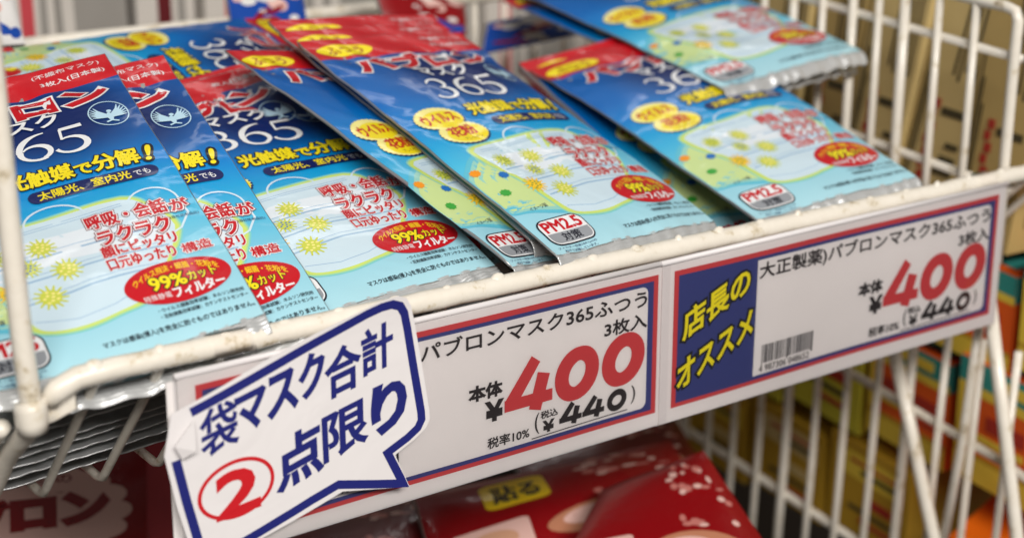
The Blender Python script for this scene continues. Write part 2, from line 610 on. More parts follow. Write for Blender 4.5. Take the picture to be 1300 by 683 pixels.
    A.text('光触媒', (44.5, 101, 71.5, 110.6), 'ink_yellow', 8, 0.036, bk())
    A.text('で', (72.5, 101.2, 79, 107.6), 'ink_yellow', 8, 0.036, bk())
    A.text('分解', (80, 100.8, 98.6, 110.8), 'ink_yellow', 8, 0.036, bk())
    A.text('!', (101, 101, 104.6, 110.6), 'ink_yellow', 8, 0.03, bk(.12), shear=.25)
    A.rrect(50.5, 90.4, 103, 97.8, 3.6, 'ink_navy', 6)
    A.text('太陽光、室内光', (54.5, 91.7, 91.5, 96.8), 'ink_yellow', 8, 0.02)
    A.text('でも', (93, 92.2, 99.6, 95.8), 'ink_white', 8, 0.01)
    for cx, cy, s, sub in ((23.2, 102.6, 'ウイルス', None), (27.2, 89.2, '花粉', 'アレルゲン')):
        A.ell(cx + .4, cy - .9, 14.4, 9.0, 'ink_navy', 6, rot=6, n=56, jag=.03, teeth=1)
        A.ell(cx, cy, 14.2, 8.9, 'ink_cream', 7, rot=6, n=56, jag=.03, teeth=1)
        A.ell(cx + 1.5, cy - 1.2, 12.2, 6.9, 'ink_yellow', 7.4, rot=6, n=40)
        if sub:
            A.text(s, (cx - 8, cy - 2.6, cx + 8, cy + 5), 'ink_red', 8, 0.036, rot=5)
            A.text(sub, (cx - 4, cy - 6.2, cx + 8, cy - 3.8), 'ink_brown', 8, 0.0, rot=5)
        else:
            A.text(s, (cx - 10.5, cy - 3.8, cx + 10.5, cy + 3.8), 'ink_red', 8, 0.036, rot=5)
    wd = [(0.09, 'ink_white', 7), (0.125, 'ink_maroon', 6)]
    A.text('呼吸・会話', (66, 66.4, 97.5, 74.8), 'ink_red', 8.5, 0.034, wd)
    A.text('が', (99, 66, 106, 73), 'ink_red', 8.5, 0.034, wd)
    A.text('ラクラク', (67.5, 55.6, 95.5, 64.2), 'ink_red', 8.5, 0.038, wd)
    A.text('(当社従来品比)', (96.6, 61.4, 108.2, 63.4), 'ink_navy', 8)
    w1 = [(0.085, 'ink_white', 6)]
    A.text('顔にピッタリ', (66, 48.2, 95, 54.8), 'ink_red', 8, 0.036, w1)
    A.text('口元ゆったり', (66, 40.6, 92, 47), 'ink_red', 8, 0.036, w1)
    A.text('構造', (94.5, 40.4, 106, 46), 'ink_red', 8, 0.026, w1)
    # red oval
    A.ell(87.2, 27.4, 20.4, 11.2, 'ink_red', 6, n=60, rings=7)

    def bow(w):
        w = w.copy()
        w[:, 1] -= 0.020 * (w[:, 0] - 87.2) ** 2
        return w
    A.text('ウイルス飛沫・細菌・花粉を', (70.8, 33.2, 103.6, 36.8), 'ink_gold', 8, 0.022, fn=bow)
    A.text('99%', (76.5, 24.6, 90, 31.2), 'ink_yellow', 8, 0.03, [(0.085, 'ink_black', 7)])
    A.text('カット', (91, 25.2, 101.8, 30.2), 'ink_yellow', 8, 0.02, [(0.08, 'ink_black', 7)])
    A.text('特殊静電', (72, 19.8, 82.4, 22.8), 'ink_white', 8)
    A.text('フィルター', (83.4, 18.6, 103, 24.0), 'ink_white', 8, 0.04)
    A.text('・ウイルス捕集効率試験：ネルソン研究所', (75, 13.6, 108, 15.6), 'ink_black', 8, .01)
    A.text('・花粉捕集効率試験：カケンテストセンター', (75, 10.6, 108.5, 12.6), 'ink_black', 8, .01)
    A.text('マスクは感染(侵入)を完全に防ぐものではありません。', (51.5, 4.6, 108.8, 7.6), 'ink_black', 8, .012)
    A.text('イメージ図', (12.5, 27, 23, 29.4), 'ink_navy', 8, shy=.05)
    # PM2.5 badge
    A.rrect(6.2, 4.0, 33.4, 20.4, 5, 'ink_black', 6)
    A.rrect(6.9, 4.7, 32.7, 19.7, 4.5, 'ink_white', 7)
    A.rrect(7.6, 5.3, 32.0, 11.4, 3.6, 'ink_grey', 7.5, corners=(1, 1, 0, 0))
    A.text('PM2.5', (8.8, 12.3, 30.6, 18.6), 'ink_red', 8, 0.035)
    A.text('対策', (14.5, 6.0, 25.5, 10.8), 'ink_black', 8, 0.02)
    A.text('フィルター性能は0.1μmの', (6.5, 1.9, 30, 3.3), 'ink_navy', 8)
    A.text('粒子で試験しています。', (9, 0.0, 29, 1.4), 'ink_navy', 8)
    return A


def header_art():
    A = Art()
    A.ell(23, 172.4, 17, 5.2, 'ink_yellow', 1, n=40)
    A.text('ふつう', (12, 169.4, 34, 175.4), 'ink_dark_red', 2, 0.02)
    A.text('(不織布マスク)', (76, 176.0, 105.5, 179.6), 'ink_white', 2)
    A.text('3枚入(日本製)', (78, 169.6, 106, 173.4), 'ink_white', 2, 0.01)
    return A


PACK_ART, HEAD_ART = pack_art(), header_art()
LAY = 0.055           # millimetres between two printed layers


PUSH = 1.014


class Sheet:
    """a packet's front: a rectangle 110 x 183 mm standing in space, softly bent and creased"""

    def __init__(self, pos, u, v, bend, seed, crease=0.5, curl=0.0, push=PUSH):
        self.p, self.u, self.v = map(np.array, (pos, u, v))
        self.p = self.p * push
        self.u = self.u / np.linalg.norm(self.u)
        self.v = self.v - self.u * self.v.dot(self.u)
        self.v /= np.linalg.norm(self.v)
        self.n = np.cross(self.u, self.v)
        self.b = bend
        r = np.random.default_rng(seed)
        self.w = [(crease * r.uniform(.15, .45), r.uniform(.06, .16), r.uniform(-.10, .10), r.uniform(0, 6.28)) for _ in range(5)]
        self.curl = curl
        self.ph = r.uniform(0, 6.28)
        self.foot = 1.0 if crease > .35 else .2

    def h(self, q):
        a, c = q[:, 0] / 55 - 1, q[:, 1] / 82.5 - 1
        b = self.b
        z = b[0] * (1 - a * a) + b[1] * (1 - c * c) + b[2] * a * c + b[3] * c ** 3
        z = z + 3.0 * np.clip(1 - a ** 4, 0, 1) * np.clip(1 - (q[:, 1] / 80 - 1.0) ** 6, 0, 1)     # the masks inside
        for A, k, l, ph in self.w:
            z = z + A * np.sin(k * q[:, 0] + l * q[:, 1] + ph) * np.sin(0.045 * q[:, 1] + ph)
        s_ = np.clip((np.abs(a) - .72) / .28, 0, 1)              # puckers along the side seams
        z = z + .16 * s_ * np.sin(.34 * q[:, 1] + 2.3 * np.sin(.09 * q[:, 1] + self.ph)) * np.clip(q[:, 1] / 30, 0, 1)
        t_ = np.clip((q[:, 1] - 138) / 24, 0, 1) * np.clip((186 - q[:, 1]) / 20, 0, 1)
        z = z + .6 * t_ * np.sin(.23 * q[:, 0] + .2 * q[:, 1] + 1.5 * np.sin(.11 * q[:, 0] + self.ph))
        e = np.clip((q[:, 1] - 160) / 25, 0, 1)
        z = z + self.curl * e * e * (3 + 2 * np.sin(q[:, 0] * .09))
        f = np.clip((9 - q[:, 1]) / 18, 0, 1)
        z = z + self.foot * f * .7 * np.sin(q[:, 0] * .55 + 2 * np.sin(q[:, 0] * .13)) * np.clip(f * 1.4, 0, 1)
        return z

    def at(self, q, lift=0.0):
        q = np.asarray(q, float)
        return self.p + q[:, :1] * self.u + q[:, 1:2] * self.v + (self.h(q) + lift)[:, None] * self.n


def lay_art(sh, art, sheet_q, sheet_f, sheet_m, lo=None):
    """sheet grid and printed shapes -> one mesh with several inks"""
    vs, fs, mi, uv, names = [sh.at(sheet_q)], list(sheet_f), [0] * len(sheet_f), [np.asarray(sheet_q) / (110, 165)], [sheet_m]
    k = len(sheet_q)
    for v, f, m, ly in art.items:
        if lo is not None and v[:, 1].min() < lo:
            continue
        if m not in names:
            names.append(m)
        vs.append(sh.at(v, 0.10 + ly * LAY))
        uv.append(v / (110, 165))
        fs += [tuple(i + k for i in q) for q in f]
        mi += [names.index(m)] * len(f)
        k += len(v)
    return np.vstack(vs), fs, names, mi, np.vstack(uv)


def grid(x0, x1, y0, y1, nx, ny):
    xs, ys = np.linspace(x0, x1, nx + 1), np.linspace(y0, y1, ny + 1)
    q = np.array([(x, y) for y in ys for x in xs])
    f = [(j * (nx + 1) + i, j * (nx + 1) + i + 1, (j + 1) * (nx + 1) + i + 1, (j + 1) * (nx + 1) + i) for j in range(ny) for i in range(nx)]
    return q, f


def packet(label, pos, u, v, bend=(0, 0, 0, 0), seed=1, crease=0.9, curl=0.0, art=True, thick=1.3, u0=2.6, drape=1.0, rip=1.0, push=1.014, foil_top=0.0, group='mask packets in the wire basket'):
    sh = Sheet(pos, u, v, bend, seed, crease, curl, push)
    t = thing('mask_packet', label, 'mask packet', pos, group)
    q, f = grid(u0, 110, foil_top, 165, 34, 50)
    vv, ff, nm, mi, uv = lay_art(sh, PACK_ART if art else Art(), q, f, 'ink_sheet', foil_top + .01 if foil_top else None)
    build('printed_front', vv, ff, nm, t, mi, uv)
    # red hanging header
    q, f = grid(u0, 110, 165.0, 183, 34, 8)
    vv, ff, nm, mi, uv = lay_art(sh, HEAD_ART if art else Art(), q, f, 'ink_red')
    build('hang_header', vv, ff, nm, t, mi, uv)
    # foil back: a tray under the printed sheet, its rim standing a little outside it
    q, f = grid(u0 - .4, 110.4, -0.5, 183.6, 24, 36)
    top = sh.at(q, -0.25)
    bot = sh.at(q * (0.985, 0.99) + (0.8, 0.8), -thick) - 0.25 * np.clip(sh.h(q), 0, 9)[:, None] * sh.n
    n = len(q)
    W, H = 25, 37
    ring = [i for i in range(W)] + [j * W + W - 1 for j in range(1, H)] + [(H - 1) * W + i for i in range(W - 2, -1, -1)] + [j * W for j in range(H - 2, 0, -1)]
    ff = [tuple(a + n for a in reversed(qd)) for qd in f] + list(f)
    mi = [0] * (2 * len(f))
    for i in range(len(ring)):
        a, b = ring[i], ring[(i + 1) % len(ring)]
        ff.append((a, a + n, b + n, b))
        mi.append(1)
    build('foil_back', np.vstack([top, bot]), ff, ['foil_back', 'foil_side'], t, mi)
    # crimped foot seal
    q, f = grid(u0 - .3, 110.3, -8.5, 1.2 + foil_top, 130, 28)
    w = 0.11 * np.sin(q[:, 1] * 3.6) + 0.42 * np.sin(q[:, 0] * .33 + 1.7 * np.sin(q[:, 0] * .11 + seed)) * np.clip((1.5 - q[:, 1]) / 6, 0, 1) \
        + 0.18 * np.sin(q[:, 0] * .8 + q[:, 1] * .35 + seed) * np.clip((1.2 - q[:, 1]) / 5, 0, 1)
    w = w * rip - .055 * drape * np.clip(1.2 - q[:, 1], 0, 20) ** 2
    q = q * (1, 1) + np.c_[0 * q[:, 0], .030 * drape * np.clip(1.2 - q[:, 1], 0, 20) ** 2]
    top = sh.at(q, 0.0) + (w[:, None] - 0.1) * sh.n
    bot = top - 0.5 * sh.n
    n = len(q)
    ring = list(range(131)) + [j * 131 + 130 for j in range(1, 29)] + [28 * 131 + i for i in range(129, -1, -1)] + [j * 131 for j in range(27, 0, -1)]
    ff = list(f) + [tuple(a + n for a in reversed(qd)) for qd in f] + [(ring[i], ring[i] + n, ring[(i + 1) % len(ring)] + n, ring[(i + 1) % len(ring)]) for i in range(len(ring))]
    build('foot_seal', np.vstack([top, bot]), ff, ['foil'], t)
    return t


# ------------------------------------------------------------------ where the photograph shows things
AX, AY, AZ = Vector((0.80945781, -0.17826283, 0.5594644)), Vector((-0.58717443, -0.24240496, 0.77231213)), Vector((-0.0020576, -0.95365727, -0.30088797))


def at(px, py, ax, val):
    c = np.array(((px - 650) / 2100, (py - 341.5) / 2100, 1.0))
    d = np.array([np.dot(AX, c), np.dot(AY, c), np.dot(AZ, c)])
    return d * (val / d[ax])


# ------------------------------------------------------------------ setting
def slab(name, o, a, b, c, m):
    v, f = boxv(o, a, b, c)
    x = build(name, v, f, [m], smooth=False)
    x['kind'] = 'structure'
    return x


mat('shelf_paint', (96, 88, 76), 0.5, 0, 0.4, (20, .2, .003), var=.2)
mat('shelf_dark', (58, 50, 42), 0.6, 0, 0.3, (20, .2, .003), var=.2)
slab('shelf_back_panel', (-900, 1240, -620), (3200, 0, 0), (0, 20, 0), (0, 0, 900), 'shelf_dark')
slab('shelf_base', (-900, 330, -640), (3200, 0, 0), (0, 900, 0), (0, 0, 18), 'shelf_dark')


# ------------------------------------------------------------------ wire basket
def wire(name, pts, r, parent, n=10, sm=False, rough=0.0):
    v, f = tube(pts, r, n, 6, sm, rough)
    return build(name, v, f, ['white_enamel'], parent)


bk = thing('wire_basket', 'cream enamelled wire basket holding the fan of blue mask packets', 'wire basket', (440, 520, -275))
rim = [(181, 521.5, -213.5), (184, 520, -210), (191, 519.5, -207), (205, 519, -206.3)]
for i, x in enumerate(range(215, 790, 9)):
    rim.append((x, 519 + rng.normal() * .10, -206.4 - (x - 205) * .0098 + rng.normal() * .12))
wire('front_rim', rim, 4.2, bk, 14, False, 0.025)
# drips of enamel where the wires meet the rim
for k in range(0, 24):
    x = 198.2 + 24.35 * k
    z = -206.3 - (x - 205) * .0098
    wire('front_wire', [(x - .6, 517.5, z + 2.6), (x, 520.0, z - 2), (x, 524, z - 7), (x, 552, z - 36), (x, 582, -273.5), (x, 586, -277.5), (x, 591, -279.4), (x, 640, -279)] +
         [(x, y, -279 + (y - 640) * .1) for y in (700, 760, 820, 880)] + [(x, 884, -244), (x, 886, -220), (x, 886, -158)], 1.9, bk, 8)
    q, f = grid(0, 1, 0, 1, 1, 1)
    a = np.linspace(0, 2 * math.pi, 10, endpoint=False)
    ctr = np.array([x - .6 + rng.uniform(-1, 1), 518.6, z + 3.2])
    sz = rng.uniform(2.2, 4.2), rng.uniform(1.6, 2.4), rng.uniform(1.3, 2.6)
    vv = [ctr + (0, 0, sz[2])] + [ctr + (sz[0] * math.cos(t) * s, sz[1] * math.sin(t) * s, h * sz[2]) for s, h in ((.5, .8), (.9, .2), (1.3, -.8)) for t in a]
    ff = [(0, 1 + i, 1 + (i + 1) % 10) for i in range(10)] + [(1 + j * 10 + i, 11 + j * 10 + i, 11 + j * 10 + (i + 1) % 10, 1 + j * 10 + (i + 1) % 10) for j in range(2) for i in range(10)]
    build('weld_bead', np.array(vv), ff, ['white_enamel'], bk)
wire('back_rim', [(60, 886, -155), (400, 886, -155), (790, 886, -155)], 4.0, bk, 12)
for y, z in ((665, -274), (740, -266), (815, -259)):
    wire('floor_rail', [(150, y, z), (450, y, z - .4), (790, y, z)], 2.6, bk, 8)
# left corner post, its lug, and the pair of wires running down from it
wire('corner_post', [(171.6, 520, -40), (172.6, 520, -120), (173.2, 520, -180), (174.0, 520, -206), (174.6, 521.5, -217), (174.4, 528, -226), (173, 545, -240), (172, 585, -274), (172, 640, -270), (172, 880, -250)], 3.8, bk, 14, True)
wire('side_wire', [(166.5, 528, -222), (165, 548, -240), (163, 585, -276), (163, 640, -272), (163, 880, -250)], 2.8, bk, 10, True)
lug = []
for j, (dz, out) in enumerate(((0, 0), (-3, .8), (-8, .6), (-11.5, .1))):
    for i, t in enumerate(np.linspace(-200, 10, 16)):
        r = 5.1 + out * .8
        lug.append((174.6 + r * math.cos(math.radians(t)), 521.5 + r * math.sin(math.radians(t)) * 1.1, -212.5 + dz + .10 * i))
    for k in range(1, 6):
        lug.append((181.0 + k * 1.9, 521.5 - .4 * k + out, -211 + dz * (1 - .06 * k) + .15 * k))
nl = 21
lv = np.array(lug)
ctr = np.array([174.6, 521.5, 0])
inn = lv.copy()
d = lv - ctr; d[:, 2] = 0
inn -= d / np.linalg.norm(d, axis=1, keepdims=True) * 1.2
lf = [(j * nl + i, j * nl + i + 1, (j + 1) * nl + i + 1, (j + 1) * nl + i) for j in range(3) for i in range(nl - 1)]
m_ = len(lv)
lf2 = lf + [tuple(m_ + q for q in reversed(f)) for f in lf]
edge = list(range(nl)) + [j * nl + nl - 1 for j in range(1, 4)] + [3 * nl + i for i in range(nl - 2, -1, -1)] + [j * nl for j in range(2, 0, -1)]
lf2 += [(edge[i], edge[i] + m_, edge[(i + 1) % len(edge)] + m_, edge[(i + 1) % len(edge)]) for i in range(len(edge))]
build('corner_lug', np.vstack([lv, inn]), lf2, ['white_enamel'], bk)

# divider grid standing at the right end
dv = thing('wire_divider', 'upright cream wire divider at the right end of the basket before the tan cartons', 'wire divider', (700, 620, -240))
wire('frame', [(701, 528.6, -262), (700, 528.6, -207), (700, 528.3, -150), (700, 528, -133), (700, 530, -128.6), (700, 536, -127), (700, 560, -125.3), (700, 660, -117), (700, 820, -106)], 2.9, dv, 12)
for i, (y, r) in enumerate(((555, 2.2), (579.3, 2.2), (602.5, 2.9), (621, 2.2), (640, 2.6), (663, 2.2), (686, 2.6), (710, 2.2), (734, 2.2), (758, 2.2), (782, 2.2), (806, 2.2))):
    wire('grid_wire', [(700 + rng.normal() * .4, y + .6, -262), (700, y, -206), (700, y - .5, -124.6 + (y - 560) * .081)], r, dv, 9)
for z0, r in ((-152.8, 2.4), (-222, 2.4)):
    wire('rail', [(703.5, 526, z0 - .3), (703.5, 640, z0 + 9.6), (703.5, 815, z0 + 24)], r, dv, 9)


# ------------------------------------------------------------------ the packets
def copy_tree(o, shift, label, rz=0.0):
    r = o.copy()
    COL.objects.link(r)
    r.location = o.location + Vector(shift) / 1000
    r.rotation_euler = (0, 0, rz)
    r['label'] = label
    for ch in o.children:
        c = ch.copy()
        COL.objects.link(c)
        c.parent = r
    return r


PA = packet('leftmost blue mask packet at the front, its winged emblem and 99% oval in full view', (153.4, 527.0, -208.0), (.9836, -.1338, .1211), (.0799, .9246, .3724), (-2.0, 1.0, .4, .9), 1, drape=.5, rip=.6)
PB = packet('blue mask packet mostly tucked under the leftmost one, only its right strip showing', (184.2, 532.1, -216.7), (.985, -.1137, .10), (.029, .9179, .3958), (-2.0, 1.0, .4, .9), 2, push=1.0, rip=.4, drape=.4)
PC = packet('blue mask packet with a crumpled foil foot, under the one tilted on edge', (264.7, 524.7, -205.6), (.9988, -.0082, .0477), (-.0065, .9538, .3003), (1.0, 1.0, -.7, 1.1), 3, curl=1.0, push=1.034, drape=.25)
PD = packet('blue mask packet tilted on edge, showing only its left strip with two yellow badges', (372.0, 518.0, -201.0), (.9329, .3252, -.1547), (-.2439, .8867, .3928), (.5, 1.0, 0, 0), 4, .5, u0=5.0)
PE = packet('centre blue mask packet lying on top, title, mask picture and PM2.5 badge visible', (391.3, 511.8, -197.1), (.982, .1761, -.0681), (-.1409, .9238, .356), (1.2, .5, -.5, 1.0), 5)
PF = packet('dark shaded mask packet sunk between the centre packet and the right-hand one', (441, 560, -246), (.9815, .174, -.0796), (-.1318, .9163, .3782), (1.0, 1.0, 0, 0), 6)
PG = packet('right-hand blue mask packet lying flat, partly under the packet laid across it', (514.8, 524.1, -208.8), (.997, -.0246, .0734), (.004, .9632, .2686), (1.0, 1.4, 1.6, -.6), 8)
PH = packet('blue mask packet laid on top at the back right, silver foot overhanging the one below', (579.0, 618.5, -168.9), (.9961, .0154, .0871), (-.031, .9831, .1806), (1.0, 1.0, 0, 0), 9, .9)
PX = packet('silver-footed packet just beneath the leftmost blue packet, its seal under the rim', (148, 553, -229), (.9836, -.1338, .1211), (.0799, .9246, .3724), (-1, 0, 0, 0), 21, .2, drape=.05, rip=.40, foil_top=12.0, thick=5.2)
for k, lb in enumerate(('second silver-footed packet down in the left stack behind the front wires', 'third silver-footed packet down in the left stack, mid height of the wires',
                        'fourth silver-footed packet down in the left stack, fourth from the bottom', 'fifth silver-footed packet down in the left stack, third from the bottom', 'sixth silver-footed packet down in the left stack, second from the bottom', 'lowest silver-footed packet of the left stack, resting on the bent wire ends')):
    copy_tree(PX, (3 + 7 * ((k * 3) % 4), 7.0 * (k + 1), -6.9 * (k + 1)), lb, rng.uniform(-.05, .05))
PY = copy_tree(PX, (112, -8, 6), 'packet directly beneath the one with the crumpled foil foot', .10)
copy_tree(PX, (150, 6, -4), 'packet at the bottom between the crumpled-foot packet and the centre packet', .08)
copy_tree(PX, (376, -12, 0), 'packet directly beneath the right-hand flat packet', .10)
copy_tree(PX, (328, -4, -22), 'lower packet left of the right-hand flat packet, in deep shade', .12)
copy_tree(PE, (0.9, 19.7, 1.9), 'packet under the centre one, its red header and yellow oval peeking out above', .0)
copy_tree(PE, (.5, 39, 4.2), 'packet behind the centre one, only its red header showing at the back', -.03)
copy_tree(PH, (3, 6, -7), 'packet under the one laid across the back right', .03)


def side_packet(label, pos, u, v, seed):
    return packet(label, pos, u, v, (1, 1, 0, 0), seed)


p3 = at(274, 69, 2, -146)
uj, vj = np.array([-.05, -.985, -.16]), np.array([.998, -.05, .04])
side_packet('packet lying crosswise behind the left stack, big digits turned sideways', p3 - uj * 48 - vj * 127, uj, vj, 11)
side_packet('pale packet lying crosswise far back left, only mask picture and yellow blobs showing', p3 - uj * 40 - vj * 270 + np.array([0, 6, 4]), uj, vj, 12)


# ------------------------------------------------------------------ price cards in their clear holders
def card_art(left):
    A = Art()
    x = 0.0
    A.rrect(458, -280.8, 676.2, -216.8, .4, 'card_red', 1, corners=(0, 0, 0, 0))
    A.rrect(460.6, -278.8, 673.6, -219.2, .4, 'card_navy', 2, corners=(0, 0, 0, 0))
    A.rrect(507.5, -276.9, 670.4, -220.9, 3.2, 'paper_card', 3, corners=(0, 1, 1, 0))
    A.text('大正製薬)パブロンマスク365ふつう', (508.8, -231.0, 669.6, -222.4), 'card_ink', 5, .018)
    A.text('3枚入', (646.5, -239.2, 669.8, -232.6), 'card_ink', 5, .022)
    A.text('本体', (576.4, -252.0, 592.4, -245.7), 'card_ink', 5, .045)
    A.text('¥', (584.8, -262.4, 592.6, -254.2), 'card_ink', 5, .045)
    A.line([(609.8, -240.4), (596.8, -257.6)], [5.6, 6.4], 'card_red', 5, dens=0)
    A.line([(593.8, -258.0), (618.6, -258.0)], 5.2, 'card_red', 5.3, dens=0)
    A.line([(614.0, -247.4), (609.4, -263.0)], [6.6, 6.4], 'card_red', 5.6, dens=0)
    for cx, cy in ((631.8, -252.0), (657.2, -251.4)):
        t = np.radians(np.arange(0, 360, 9))
        r = np.c_[8.1 * np.cos(t), 8.8 * np.sin(t)]
        r[:, 0] += .16 * r[:, 1]
        wd = 6.2 + 1.2 * np.abs(np.cos(t))
        A.line(r + (cx, cy), wd, 'card_red', 5, True, 0)
    A.line(arc(614.8, -269.6, 4.8, 6.2, 130, 230, 9), [.4, .6, .8, .9, .9, .9, .8, .6, .4], 'card_ink', 5, dens=0)
    A.line(arc(659.0, -268.8, 4.8, 5.6, 48, -50, 9), [.4, .6, .8, .9, .9, .9, .8, .6, .4], 'card_ink', 5, dens=0)
    A.text('税込', (612.6, -268.2, 621.6, -264.8), 'card_ink', 5, .022)
    A.text('¥', (614.2, -274.4, 619.4, -269.6), 'card_ink', 5, .045)
    for x0 in (622.6, 635.0):
        A.line([(x0 + 7.2, -264.8), (x0 + 1.6, -271.4)], [2.6, 2.9], 'card_ink', 5, dens=0)
        A.line([(x0, -271.6), (x0 + 12.0, -271.6)], 2.4, 'card_ink', 5.3, dens=0)
        A.line([(x0 + 9.6, -266.6), (x0 + 7.6, -274.3)], [2.9, 2.8], 'card_ink', 5.6, dens=0)
    t = np.radians(np.arange(0, 360, 15))
    r = np.c_[4.0 * np.cos(t), 3.6 * np.sin(t)]
    r[:, 0] += .16 * r[:, 1]
    A.line(r + (654.0, -269.4), 2.8, 'card_ink', 5, True, 0)
    A.line([(608, -275.9), (660, -275.3)], .45, 'card_ink', 5)
    A.text('税率10%', (585.4, -274.8, 606.6, -270.0), 'card_ink', 5, .02)
    # bar code
    r = random.Random(4)
    x0 = -3.5 if left else 0
    xb = 512.6
    while xb < 546.2:
        w = r.choice((.33, .33, .33, .66, .66, 1.0))
        tall = 9.0 if not (xb < 513.4 or 528.4 < xb < 530.0 or xb > 545) else 10.0
        A.poly([(xb + x0, -262.6 - tall), (xb + x0 + w, -262.6 - tall), (xb + x0 + w, -262.6), (xb + x0, -262.6)], 'card_black', 5)
        xb += w + r.choice((.33, .33, .66, .66, .99))
    A.text('4 987306 048652', (511.2 + x0, -275.8, 544.4 + x0, -272.6), 'card_ink', 5.3)
    for s, bx in (('店長の', (463.6, -250.0, 502.5, -237.2)), ('オススメ', (461.2, -273.2, 505.4, -260.6))):
        A.text(s, bx, 'card_yellow', 6, .03, [(.11, 'card_black', 4.5)], shy=.40)
    return A


CARD_RIGHT, CARD_LEFT = card_art(False), card_art(True)


def price_card(label, dx, yc):
    bend = lambda x, z: yc + .9 * np.sin((x - dx - 450) / 233 * math.pi) * ((z + 213) / 75) ** 2 + .35 * np.sin(x * .045 + 1) 
    q, f = grid(451.2, 681.8, -287.2, -213.4, 40, 14)
    n0 = len(q)
    fr = np.c_[q[:, 0] + dx, bend(q[:, 0] + dx, q[:, 1]), q[:, 1]]
    vs, fs, mi, nm, k = [fr], list(f), [0] * len(f), ['paper_card'], n0
    ba = fr + (0, .45, 0)
    vs.append(ba)
    fs += [tuple(i + k for i in reversed(qd)) for qd in f]
    mi += [0] * len(f)
    W, H = 41, 15
    ring = list(range(W)) + [j * W + W - 1 for j in range(1, H)] + [(H - 1) * W + i for i in range(W - 2, -1, -1)] + [j * W for j in range(H - 2, 0, -1)]
    fs += [(ring[i], ring[i] + k, ring[(i + 1) % len(ring)] + k, ring[(i + 1) % len(ring)]) for i in range(len(ring))]
    mi += [0] * len(ring)
    k = 2 * n0
    for v, f, m, ly in (CARD_LEFT if dx else CARD_RIGHT).items:
        if m not in nm:
            nm.append(m)
        xx = v[:, 0] + dx
        vs.append(np.c_[xx, bend(xx, v[:, 1]) - .05 - ly * .085, v[:, 1]])
        fs += [tuple(i + k for i in qd) for qd in f]
        mi += [nm.index(m)] * len(f)
        k += len(v)
    o = build('price_card', np.vstack(vs), fs, nm, None, mi, smooth=False, loc=(566 + dx, yc, -287.2))
    tag(o, label, 'price card', 'price cards along the basket rim')
    h = thing('card_holder', 'clear plastic sleeve clipped to the rim over the ' + ('left' if dx else 'right') + '-hand price card', 'card holder', (566 + dx, yc, -288), 'clear card holders on the rim')
    q, f = grid(450.6, 682.4, -288, -212.6, 24, 8)
    a = np.c_[q[:, 0] + dx, bend(q[:, 0] + dx, q[:, 1]) - .8, q[:, 1]]
    n = len(q)
    fs = list(f)
    build('front_sleeve', a, fs, ['clear_film'], h)
    v, f = boxv((450.6 + dx, yc + 1.4, -288), (231.8, 0, 0), (0, .5, 0), (0, 0, 76))
    build('back_sleeve', v, f, ['holder_back'], h, smooth=False)
    v, f = tube([(450.6 + dx, yc + .3, -212.2), (566 + dx, yc + .6, -212.2), (682.4 + dx, yc + .3, -212.2)], 1.25, 10)
    build('top_fold', v, f, ['holder_back'], h)
    for cx in ((240.5, 256.5), (664.5, 677.5)):
        if 450 + dx < cx[0] < 683 + dx:
            z = -206.3 - (cx[0] - 205) * .0098
            v, f = tube([(cx[0], 519, z), ((cx[0] + cx[1]) / 2, 519, z), (cx[1], 519, z)], 5.0, 18)
            build('rim_clip', v, f[:-2], ['clear_plastic'], h)
            v, f = boxv((cx[0], yc + .4, z - 7.5), (cx[1] - cx[0], 0, 0), (0, .6, 0), (0, 0, 7))
            build('clip_tongue', v, f, ['clear_plastic'], h, smooth=False)


mat('holder_back', (226, 222, 222), 0.3, 0, .5, (20, .1, .002))
price_card('right-hand price card with navy panel, yellow lettering and a bar code', 0, 512)
price_card('left-hand price card, its left end covered by the speech-bubble notice', -226.9, 512.4)
# a spare white card sticking out at the left end, behind the notice
v, f = boxv((220.0, 514.4, -292), (36, .3, 0), (0, .5, 0), (1.2, 0, 77.6))
tag(build('spare_card', v, f, ['paper_card'], smooth=False), 'plain white card sticking out left from behind the speech-bubble notice', 'card')


